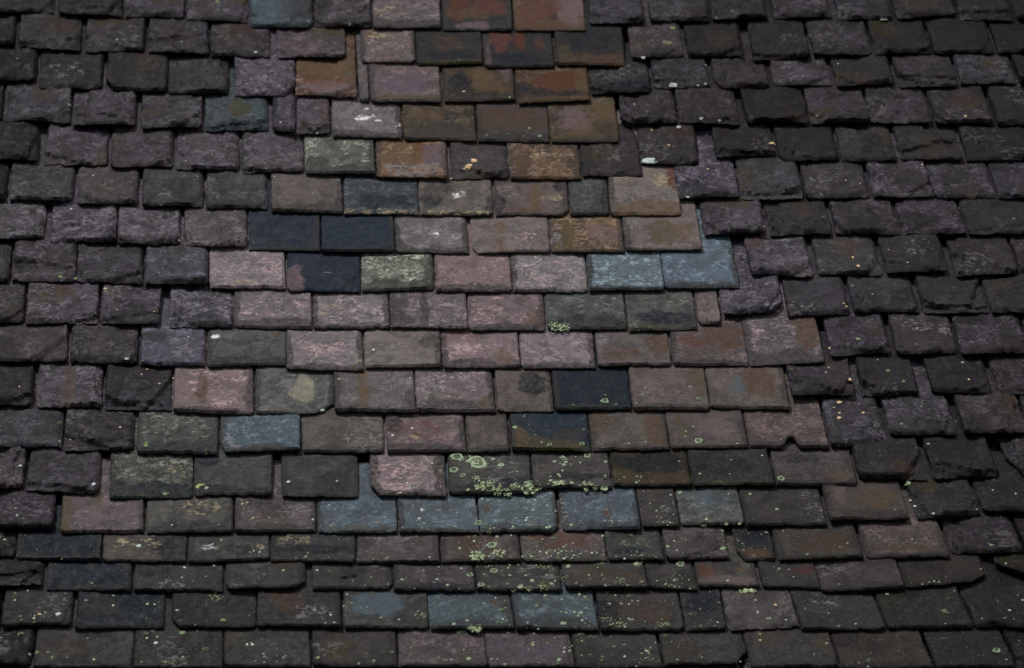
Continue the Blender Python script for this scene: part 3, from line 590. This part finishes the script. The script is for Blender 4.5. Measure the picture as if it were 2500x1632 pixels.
AUTO = ['dirt', 'dirt', 'olive', 'grey', 'dirt', 'black', 'grey', 'brown']
SLATES = []      # what the lichen needs
count = 0
for k, row in enumerate(DATA):
    for (xl, yl, xr, yr, code, tone) in row:
        rng = random.Random(k * 1000 + int(xl))
        # (a slate moved up against its neighbour keeps the key it was measured under)
        key = min((q for q in SPEC if q[0] == k and abs(q[1] - xl) < 9), key=lambda q: abs(q[1] - xl), default=None)
        xc, yc = (xl + xr) / 2, (yl + yr) / 2
        opt = dict(SPEC.get(key, {}))
        expo = max(40, yc - tail_y(k - 1, xc))
        outside = xc < np.interp(yc, *WL) or xc > np.interp(yc, *WR)
        rough = opt.get('rough', rng.uniform(.7, 1.0) if outside else rng.uniform(.08, .3))
        T = opt.get('T', rng.uniform(.016, .023) if outside else rng.uniform(.0105, .0145))
        tone = .93 * tone ** 1.6 if outside else 1.1 * tone ** 1.25  # outer slates darker: older stone, plus lens falloff toward the edges painted into tone
        if code == 'N' and 'rough' not in opt and xl > 600: rough = .08
        opt['tone'] = tone if tone < .9 else 1.0
        if 's' not in opt:
            opt['s'] = [(rng.random(), rng.random(), rng.uniform(.15, .4), rng.uniform(.2, .5), rng.choice(AUTO), rng.uniform(.3, .55)) for _ in range(rng.choice([1, 2, 2, 3]))]
            if rng.random() < .5: opt['s'].append((.5, 0, .75, rng.uniform(.1, .25), 'dirt', rng.uniform(.4, .8)))
            opt['tone'] = tone * .92
        if not outside:
            e = [(.0, .5, .09, .8, 'dirt', .7), (1.0, .5, .09, .8, 'dirt', .7), (.5, -.02, .9, rng.uniform(.07, .16), 'dirt', .75)]
            opt['s'] = list(opt['s']) + [q for q in e if rng.random() < .5]
        V, F, col, o, ex, ey, hf, quad = build_slate(xl, yl, xr, yr, expo, rng, rough, T, 36, 22, opt)
        ob = bpy.data.objects.new('slate', make_mesh('slate', V, F, col, VEINS[0]))
        ob.data.materials.append(MAT_SLATE)
        COL.objects.link(ob); ob.parent = roof
        ob.matrix_local = Matrix(((ex[0], ey[0], 0, o[0]), (ex[1], ey[1], 0, o[1]), (0, 0, 1, 0), (0, 0, 0, 1)))
        base, alt, mot, ma = PAL[code]
        if outside and code in 'GDKTRM':
            f = .45
            base, alt, mot = [tuple(np.array(q) * (1 - f) + np.mean(q) / np.mean(p) * np.array(p) * f) for q, p in zip((base, alt, mot), PAL['P'])]
        if code in 'TR' and k >= 12 and not outside and xl < 2000:
            f = .5 if code == 'T' else .25   # the low courses are of a greyer stone
            base, alt, mot = [tuple(np.array(q) * (1 - f) + np.array(p) * f) for q, p in zip((base, alt, mot), PAL['G'])]
        if not outside:
            ma *= .75
            if code == 'P': base, alt, mot = (94, 86, 89), (76, 71, 72), (138, 129, 133)
        hue = 1 + np.array([rng.uniform(-.018, .018) for _ in range(3)])
        for nm, c in (('base', base), ('alt', alt), ('mot', np.array(mot) * (1.06 if outside else 1))):
            ob[nm] = [float(q) for q in lin(np.array(c) * tone * hue) * ALBEDO_K]
        ob['speck'] = (.9 if k >= 12 else .55 if k >= 9 else .15) * rng.uniform(.5, 1)
        ob['mot_amt'] = ma * rng.uniform(.6, 1.15)
        ob['seed'] = [rng.uniform(0, 90), rng.uniform(0, 90), rng.uniform(0, 90)]
        if 'label' in opt: ob['label'] = opt['label']
        SLATES.append((k, xl, xr, yl, yr, expo, ob, o, ex, ey, hf, quad))
        count += 1

# ------------------------------------------------------------------ slates beyond the frame, joined
def outer():
    VV, FF, CC, n = [], [], [], 0
    rng = random.Random(3)
    rows = []
    for k in range(-3, 21):
        if k < 0: yy = lambda x, k=k: tail_y(0, x) + 84 * k
        elif k > 17: yy = lambda x, k=k: 1636 + 92 * (k - 17)
        else: yy = lambda x, k=k: tail_y(k, x)
        if 0 <= k <= 17:
            r = DATA[k]; spans = [(-620, r[0][0] - 8), (r[-1][2] + 8, 3150)]
        else: spans = [(-620, 3150)]
        for a, b in spans:
            nn = max(1, round((b - a) / 165)); w = (b - a) / nn
            for i in range(nn):
                x0, x1 = a + i * w + 3, a + (i + 1) * w - 5
                if k % 2 and (a, b) == (-620, 3150): x0, x1 = x0 + 80, x1 + 80
                y0, y1 = yy(x0) + rng.uniform(-2, 2), yy(x1) + rng.uniform(-2, 2)
                ex_ = 84 if k < 1 else (92 if k > 17 else max(40, (y0 + y1) / 2 - tail_y(k - 1, (x0 + x1) / 2)))
                c = PAL[rng.choice('PPPKKGT')][0]
                V, F, col, o, ex, ey, hf, q = build_slate(x0, y0, x1, y1, ex_, rng, .8, .015, 8, 7, {})
                w3 = np.stack([o[0] + V[:, 0] * ex[0] + V[:, 1] * ey[0], o[1] + V[:, 0] * ex[1] + V[:, 1] * ey[1], V[:, 2]], -1)
                col[:, :3] = lin(np.array(c) * rng.uniform(.65, .95)) * ALBEDO_K; col[:, 3] = 1
                VV.append(w3); CC.append(col); FF += [tuple(t + n for t in f) for f in F]; n += len(V)
    ob = bpy.data.objects.new('slate_courses', make_mesh('slate_courses', np.concatenate(VV), FF, np.concatenate(CC)))
    ob.data.materials.append(MAT_SLATE); COL.objects.link(ob); ob.parent = roof
    ob['kind'] = 'stuff'; ob['base'] = [.07, .065, .07]; ob['alt'] = [.05, .05, .05]; ob['mot'] = [.08, .075, .085]; ob['mot_amt'] = .4; ob['speck'] = .3; ob['seed'] = [5.0, 9.0, 2.0]
outer()

# ------------------------------------------------------------------ lichen: x, y, radius in photo pixels, kind
# r ring, b spot, c clump, o olive clump, w white, y cream/orange, s crescent
LICH = []
def L(x0, y0, sc, txt):
    for t in txt.split(';'):
        a = t.split()
        LICH.append((x0 + float(a[0]) / sc, y0 + float(a[1]) / sc, float(a[2]) / sc, a[3] if len(a) > 3 else 'b', float(a[4]) if len(a) > 4 else 1.0))
L(825, 1090, 2.8, "815 72 40 r;955 110 68 r;955 118 44 c;940 96 20 c;793 170 30 r;853 208 19 r;1118 130 21 b;1060 85 16 b;950 235 30 c;985 285 45 c;1050 265 30 c;1090 315 40 c;1160 330 30 c;1210 290 30 c;1310 300 58 c;890 315 12 b;1707 65 25 r;1545 72 12 b;1562 90 9 b;1525 74 9 b;1560 112 12 b;1545 130 14 b;1520 120 7 b;1590 125 7 b;1505 205 12 b;1537 175 9 b;1405 140 14 o;1480 105 13 b;1515 270 42 c .5;1600 270 13 b;1700 288 40 c;1760 300 18 c;1825 302 24 b;1830 108 11 b;2045 220 8 b;2070 228 6 b;2040 265 10 b")
L(825, 1090, 2.8, "960 530 26 r;805 558 9 b;615 588 16 o;1035 595 15 o;1595 553 12 b;1490 457 8 b;1475 310 10 b;1340 553 22 o;1450 575 12 b;1050 680 32 r;960 765 48 c .7;1100 750 40 c;1295 735 32 o;1268 765 12 b;1770 742 9 b;1640 770 14 o;1600 733 7 b;1375 660 18 o;1315 632 26 o;1090 612 13 b;935 620 18 o;2115 690 16 o;2000 605 15 o;2050 805 32 c .7;2030 765 16 o;2257 700 12 b;1810 607 10 b;1155 630 10 o;905 720 10 o")
L(825, 1090, 2.8, "845 832 11 b;905 888 21 r;1068 858 25 r;978 965 21 r;1002 883 8 b;1410 815 50 o .6;1470 850 18 o;1575 827 15 b;1175 893 10 b;1285 893 9 b;1330 933 14 b;1400 945 18 o;1250 983 20 b;1305 993 22 c .6;1400 985 34 o .7;1460 955 11 b;1485 932 8 b;1555 920 26 o;1715 897 8 b;1630 960 8 b;1935 955 44 o;2315 935 22 s;1800 805 26 o .6;1845 1000 20 o .6;1990 1020 20 o .6;438 925 11 b;750 965 12 b;2340 805 26 r;690 825 8 b;1165 835 9 b;1015 825 14 o .6;1200 1000 14 o;1420 1020 10 b;1160 960 8 b")
L(825, 1090, 2.8, "565 1165 38 o;940 1262 38 c .6;848 1266 30 c .4;795 1237 12 b;885 1210 10 b;1150 1050 13 o;1145 1110 7 b;1095 1220 14 o .6;1540 1233 18 b;1560 1150 9 b;1705 1050 16 o;1690 1030 9 b;1825 1195 38 o;1905 1235 44 o .6;2225 1235 38 o .6;2000 1205 9 b;95 1080 7 b;62 1018 9 b;1030 1298 11 o;893 1470 15 b;740 1480 13 r;693 1465 7 b;1050 1468 9 b;1510 1478 13 b;2150 1472 30 o;368 1420 12 r;860 1400 7 b;1220 1160 9 b;1165 1270 8 b;42 1092 7 b;1370 1268 8 b;1735 1300 22 o .5;2230 1298 22 o .6;1650 1282 28 o .4;1600 1365 7 b;1585 1410 8 b;1725 1437 10 o;1360 1468 16 o .6;1490 1510 20 o .5;1140 1510 10 b")
L(1650, 1090, 2.8, "718 240 26 r;1585 250 21 b .7;28 316 13 b;300 265 16 o;438 540 12 b;345 545 12 b .6;190 553 18 o .4;318 708 20 b .6;1635 403 11 w .7;1605 358 8 w;1757 483 11 w .6;2055 450 6 b;1835 1142 30 o .5;100 1155 18 o .6;632 1196 18 b .5;680 1090 9 y;545 1053 6 w;570 1283 22 o .6;495 990 50 c .25;320 570 9 b;1325 1470 22 o .6;2190 1410 24 r;690 440 11 b;505 328 10 b;2155 695 13 b .6;2280 1140 9 w .6;2090 1200 7 w;2245 1200 9 b .6;1445 1012 12 b .6;2320 345 7 w;2165 308 6 w;168 1122 6 b;295 1075 10 b .5;620 585 10 b .5;1500 455 6 b")
L(1650, 690, 2.8, "1245 408 17 g .8;1050 450 9 y;1640 447 14 o;1447 613 17 g .6;1553 702 12 g .8;788 600 13 o;1190 690 14 y;1115 823 15 y .8;1118 900 10 y .7;1115 932 13 y .8;1280 903 9 y;1540 986 10 b .7;1080 860 10 b .7;155 808 18 r;155 1102 29 r;68 1028 8 b;65 1067 8 b;2000 675 8 y;1960 545 10 b;1165 183 9 y;1147 163 7 y;1343 97 6 w;1045 580 6 y;1025 630 9 y .6;1330 730 6 w;1725 1108 8 w;1205 25 10 g;1380 528 5 y;1648 315 6 y;1675 857 6 w;1360 995 6 b")
L(825, 690, 2.8, "1490 312 40 c;1550 318 44 c .8;1475 350 14 b .5;1600 370 11 b;935 28 9 b;1825 828 29 r;2130 785 12 s;2055 848 15 s;1210 1005 16 b;1447 1137 18 r;1670 1125 19 r;1685 940 12 s;1393 1117 9 b;1350 1065 9 o;1275 920 7 b;508 1005 9 w;1950 430 14 o;2155 432 11 o;1635 418 6 w;105 590 20 o;130 510 9 b;1815 955 9 o;2005 1013 9 o;1965 1120 11 o;2080 1080 8 o;245 470 11 w;10 672 10 b;495 660 9 w .6;2000 310 20 o .6;2050 330 16 o;2130 318 18 o;1895 852 12 o;375 1055 11 w;1610 860 8 o;1680 1015 7 b;1710 1023 6 b")
L(0, 690, 2.8, "868 552 15 w .6;998 1130 18 g;1005 1110 12 g;1322 1030 8 b;405 960 13 o;1005 597 6 y;968 632 6 y;1180 637 6 y;1090 693 7 y;822 1000 7 y;803 208 6 y;1057 218 6 y;2315 672 10 b;137 740 6 y;1290 378 5 w;1408 1172 16 o;2205 880 13 w .6;408 1095 9 b;480 1075 7 b")
L(0, 1090, 2.8, "1380 290 36 s .9;1415 300 14 b;645 277 13 w;138 140 9 w;2305 247 10 b;1975 258 12 w;1130 335 20 c .6;975 350 16 o .5;1480 1030 44 o .7;1525 1200 18 g .6;400 1162 16 w .7;270 1165 12 y .5;145 1290 22 s;1260 825 9 w;1410 898 7 b;1245 1270 20 g .7;1045 1260 16 o;990 1280 20 o .6;1250 1455 9 b;1165 1490 30 o .6;1130 1490 9 b;1065 1350 12 w;2175 1467 13 g .7;255 1425 11 g;330 1422 12 g .4;360 1458 9 g;950 690 14 w;765 740 24 o;1405 1390 20 o .5;1690 1360 8 w;600 1310 5 w;205 1440 10 b;1725 1360 10 w;2255 860 14 o .7;2355 1095 8 w;1210 1130 10 w .5;145 1180 8 g;150 1210 8 b .6;970 1490 7 b;1270 1500 14 o;630 947 7 b;1245 902 5 w;12 622 18 s;120 755 6 w;525 1005 1 b")
L(825, 280, 2.8, "930 328 23 y;905 368 34 y .6;870 375 16 y .7;2128 328 56 w .42;2088 253 14 w .8;1380 160 14 b;1265 160 10 o;1015 158 8 b;1310 103 11 o;1170 150 13 o;2262 213 8 y;1675 395 9 b;775 440 7 w;935 1175 9 b")
L(500, 0, 4.71, "590 635 28 w .6;140 20 26 g;1668 312 14 w;875 1445 12 w")
L(1500, 0, 4.71, "672 328 33 g .8;603 515 58 Y .8;675 990 48 w .75;330 678 26 w .8;1355 160 20 g;1000 1388 26 w .8;1205 1410 18 w .8;738 1465 28 w .7;430 1490 12 y;230 1200 12 y;1045 990 14 w;960 1002 12 w;1050 745 12 w;2325 1360 18 g;1175 228 16 b")
L(2000, 0, 4.71, "740 237 48 w .4;1675 1378 17 y;12 965 18 b .7;215 738 12 y")
L(1000, 0, 4.71, "1700 710 22 w;625 1078 18 w;1380 1490 20 b .7;570 720 14 g .6;1150 1160 18 b")
L(0, 0, 4.71, "205 695 18 b .7;2090 498 16 b;2245 372 14 b;805 1240 20 b;1350 500 12 w;970 148 12 b .5")
L(1650, 280, 2.8, "660 205 22 y .7;220 377 7 y;1683 350 7 y;1210 985 9 y;1245 1055 12 y;2305 738 12 g .6;78 578 12 w .7;1160 465 6 y;1258 490 6 y;600 785 7 w;1453 932 5 y;1580 1045 6 w;1010 725 16 o;360 825 12 b .5;5 120 1 b;1005 1088 12 o;1945 627 8 w")
L(0, 280, 2.8, "1267 312 8 y;415 1118 16 g .8;522 1128 15 g;720 1190 13 y .5;1225 872 9 y;1875 433 9 b;2315 445 9 b;485 640 9 w;1350 425 8 b;638 420 7 w;2170 140 9 w .5;2140 548 10 b")

LC = {'rim': (172, 190, 156), 'mid': (98, 106, 88), 'b': (160, 180, 146), 'c': (206, 222, 182), 'c2': (120, 132, 98), 'o': (138, 146, 110), 'o2': (160, 166, 130),
      'w': (206, 220, 212), 'y': (240, 210, 162), 'g': (130, 152, 106), 'Y': (150, 146, 116), 'Y2': (110, 100, 84), 'yr': (190, 200, 130)}
def disc(r, h, rng, ring=False, asp=1.0, seg=14, cr=(1, 1, 1), cm=(1, 1, 1), ox=0, oy=0, arc=None):
    V, F, C = [], [], []
    sd = rng.uniform(0, 100)
    prof = [(0, .35, cm), (.45, .3, cm), (.68, .95, cr), (.88, .8, cr), (1.0, -.15, cr)] if ring else [(0, 1.0, cr), (.4, .95, cr), (.72, .75, cr), (.92, .45, cm), (1.0, -.15, cm)]
    for i, (q, hh, c) in enumerate(prof):
        for j in range(seg if i else 1):
            a = 2 * math.pi * j / seg
            wob = 1 + (float(fbm(np.array(math.cos(a) * 1.7 + sd), np.array(math.sin(a) * 1.7 + sd), 3)) - .5) * (1.2 if not ring else .8)
            V.append((ox + q * r * wob * math.cos(a), oy + q * r * wob * math.sin(a) * asp, h * hh * rng.uniform(.7, 1.25)))
            sh = rng.uniform(.75, 1.15)
            C.append((*(lin(c) * sh), 1))
    def ix(i, j): return 0 if i == 0 else 1 + (i - 1) * seg + j % seg
    for j in range(seg): F.append((0, ix(1, j), ix(1, j + 1)))
    for i in range(1, len(prof) - 1):
        for j in range(seg):
            if arc and i < 3 and False: continue
            F.append((ix(i, j), ix(i + 1, j), ix(i + 1, j + 1), ix(i, j + 1)))
    return V, F, C
def crescent(r, h, rng, cr, asp):
    V, F, C = [], [], []
    a0 = rng.uniform(.1, .7); n = 14
    for i in range(n + 1):
        t = i / n; a = a0 + t * math.pi * 1.15
        w = r * .32 * math.sin(math.pi * min(max(t, .06), .94)) * rng.uniform(.7, 1.2) + r * .04
        for k, (dw, hh) in enumerate(((-1, -.1), (0, 1), (1, -.1))):
            rr = r * .75 + dw * w
            V.append((rr * math.cos(a), rr * math.sin(a) * asp, h * hh)); C.append((*(lin(cr) * rng.uniform(.8, 1.15)), 1))
    for i in range(n):
        for k in range(2): F.append((i * 3 + k, i * 3 + k + 1, i * 3 + k + 4, i * 3 + k + 3))
    return V, F, C

def host(px, py):
    """the slate whose exposed face holds this place"""
    best = None
    for S in SLATES:
        k, xl, xr, yl, yr, expo, ob, o, ex, ey, hf, quad = S
        yt = yl + (yr - yl) * min(1, max(0, (px - xl) / (xr - xl)))
        if not (yt - expo - 8 <= py <= yt + 3): continue
        t = tilt(px, py) * (yt - py)
        if xl - 8 <= px + t <= xr + 8:
            if best is None or S[0] < best[0]: best = S
    return best
nl = 0
for i, (px, py, r, kind, asp) in enumerate(LICH):
    if r < 1: continue
    S = host(px, py)
    if S is None: continue
    k, xl, xr, yl, yr, expo, ob, o, ex, ey, hf, quad = S
    rng = random.Random(i * 7 + 1)
    p = on_roof(px, py) - o
    lx, ly = float(np.dot(p, ex)), float(np.dot(p, ey))
    R = r * PX
    asp_ = min(1.0, asp * 1.15)
    parts = []
    if kind == 'r': parts.append(disc(R, .0035 + R * .07, rng, True, .95, 24, LC['rim'], LC['mid']))
    elif kind == 'Y': parts.append(disc(R, .003, rng, True, .9, 18, LC['Y'], LC['Y2']))
    elif kind == 's': parts.append(crescent(R, .003, rng, LC['yr'] if asp < 1 else LC['rim'], .9))
    elif kind in 'co':
        c1, c2 = (LC['c'], LC['c2']) if kind == 'c' else (LC['o'], LC['c2'])
        n = int(16 + r * 1.7) if kind == 'c' else int(12 + r * 1.2)
        for q in range(n):
            a, d = rng.uniform(0, 2 * math.pi), R * rng.random() ** .6 * 1.1
            rr = R * rng.uniform(.07, .26) * (1 if kind == 'c' else .7)
            rr = max(rr, .0018)
            cc = c1 if rng.random() < .6 else (LC['rim'] if rng.random() < .5 else LC['o2'])
            parts.append(disc(rr, rr * (.55 if kind == 'c' else .3) + .001, rng, rng.random() < .4 and rr > .004, 1, 8, cc, c2, d * math.cos(a), d * math.sin(a) * asp_))
    else:
        c = LC[kind]; c2 = tuple(np.array(c) * .72)
        if kind == 'b' and r > 5: parts.append(disc(R, .003, rng, True, asp_, 14, LC['rim'], LC['b']))
        else: parts.append(disc(R * (1.15 if kind in 'wy' else 1.1), (.0012 + R * .03 if kind in 'wyg' else .002 + R * .06), rng, False, asp_, 11, c, c2))
    V, F, C = [], [], []
    for (v, f, c) in parts:
        n = len(V)
        v = [(lx + q[0], ly + q[1], hf(lx + q[0], ly + q[1]) * .5 + hf(lx, ly) * .5 + q[2] + .0004) for q in v] if len(parts) == 1 else \
            [(lx + q[0], ly + q[1], hf(lx + v[0][0], ly + v[0][1]) + q[2] + .0004) for q in v]
        V += v; C += c; F += [tuple(t + n for t in ff) for ff in f]
    lo = bpy.data.objects.new('lichen', make_mesh('lichen', np.array(V), F, np.array(C)))
    lo.data.materials.append(MAT_LICHEN)
    COL.objects.link(lo); lo.parent = ob
    nl += 1
# fine crumbs of lichen too small to tell apart, one part per slate
for (k, xl, xr, yl, yr, expo, ob, o, ex, ey, hf, quad) in SLATES:
    xc = (xl + xr) / 2
    den = max(0, 1 - abs(xc - 1330) / 520) if k >= 12 else (.25 * max(0, 1 - abs(xc - 1500) / 350) if k in (10, 11) else 0)
    if k >= 13 and xc < 900: den = max(den, .22)
    if k >= 14 and xc > 1700: den = max(den, .16)
    rng = random.Random(k * 77 + int(xl))
    n = int(rng.uniform(.5, 1.5) * den * 46)
    if n < 3: continue
    l0, r0, dl, dr, E = quad
    V, F, C = [], [], []
    cents = [(rng.random(), rng.choice([rng.uniform(.02, .2), rng.random()])) for _ in range(3)]
    for q in range(n):
        cu, cs = rng.choice(cents)
        u, sv = (cu + rng.gauss(0, .09), cs + rng.gauss(0, .1)) if rng.random() < .65 else (rng.random(), rng.random())
        if not (.03 < u < .97 and .02 < sv < .95): continue
        lx = (l0[0] + dl[0] * sv) * (1 - u) + (r0[0] + dr[0] * sv) * u
        ly = (l0[1] + dl[1] * sv) * (1 - u) + (r0[1] + dr[1] * sv) * u
        rr = PX * rng.choice([1.2, 1.6, 2, 2.6, 3.4])
        c = LC[rng.choice(['b', 'rim', 'o2', 'c', 'w'])]
        v, f, cc = disc(rr, .0012 + rr * .2, rng, rng.random() < .3 and rr > .004, 1, 7, c, LC['c2'], lx, ly)
        h = hf(lx, ly); m = len(V)
        V += [(p[0], p[1], p[2] + h + .0003) for p in v]; C += cc; F += [tuple(t + m for t in ff) for ff in f]
    if not V: continue
    lo = bpy.data.objects.new('lichen_specks', make_mesh('lichen_specks', np.array(V), F, np.array(C)))
    lo.data.materials.append(MAT_LICHEN); COL.objects.link(lo); lo.parent = ob; lo['kind'] = 'stuff'
print('slates', count, 'lichen', nl)
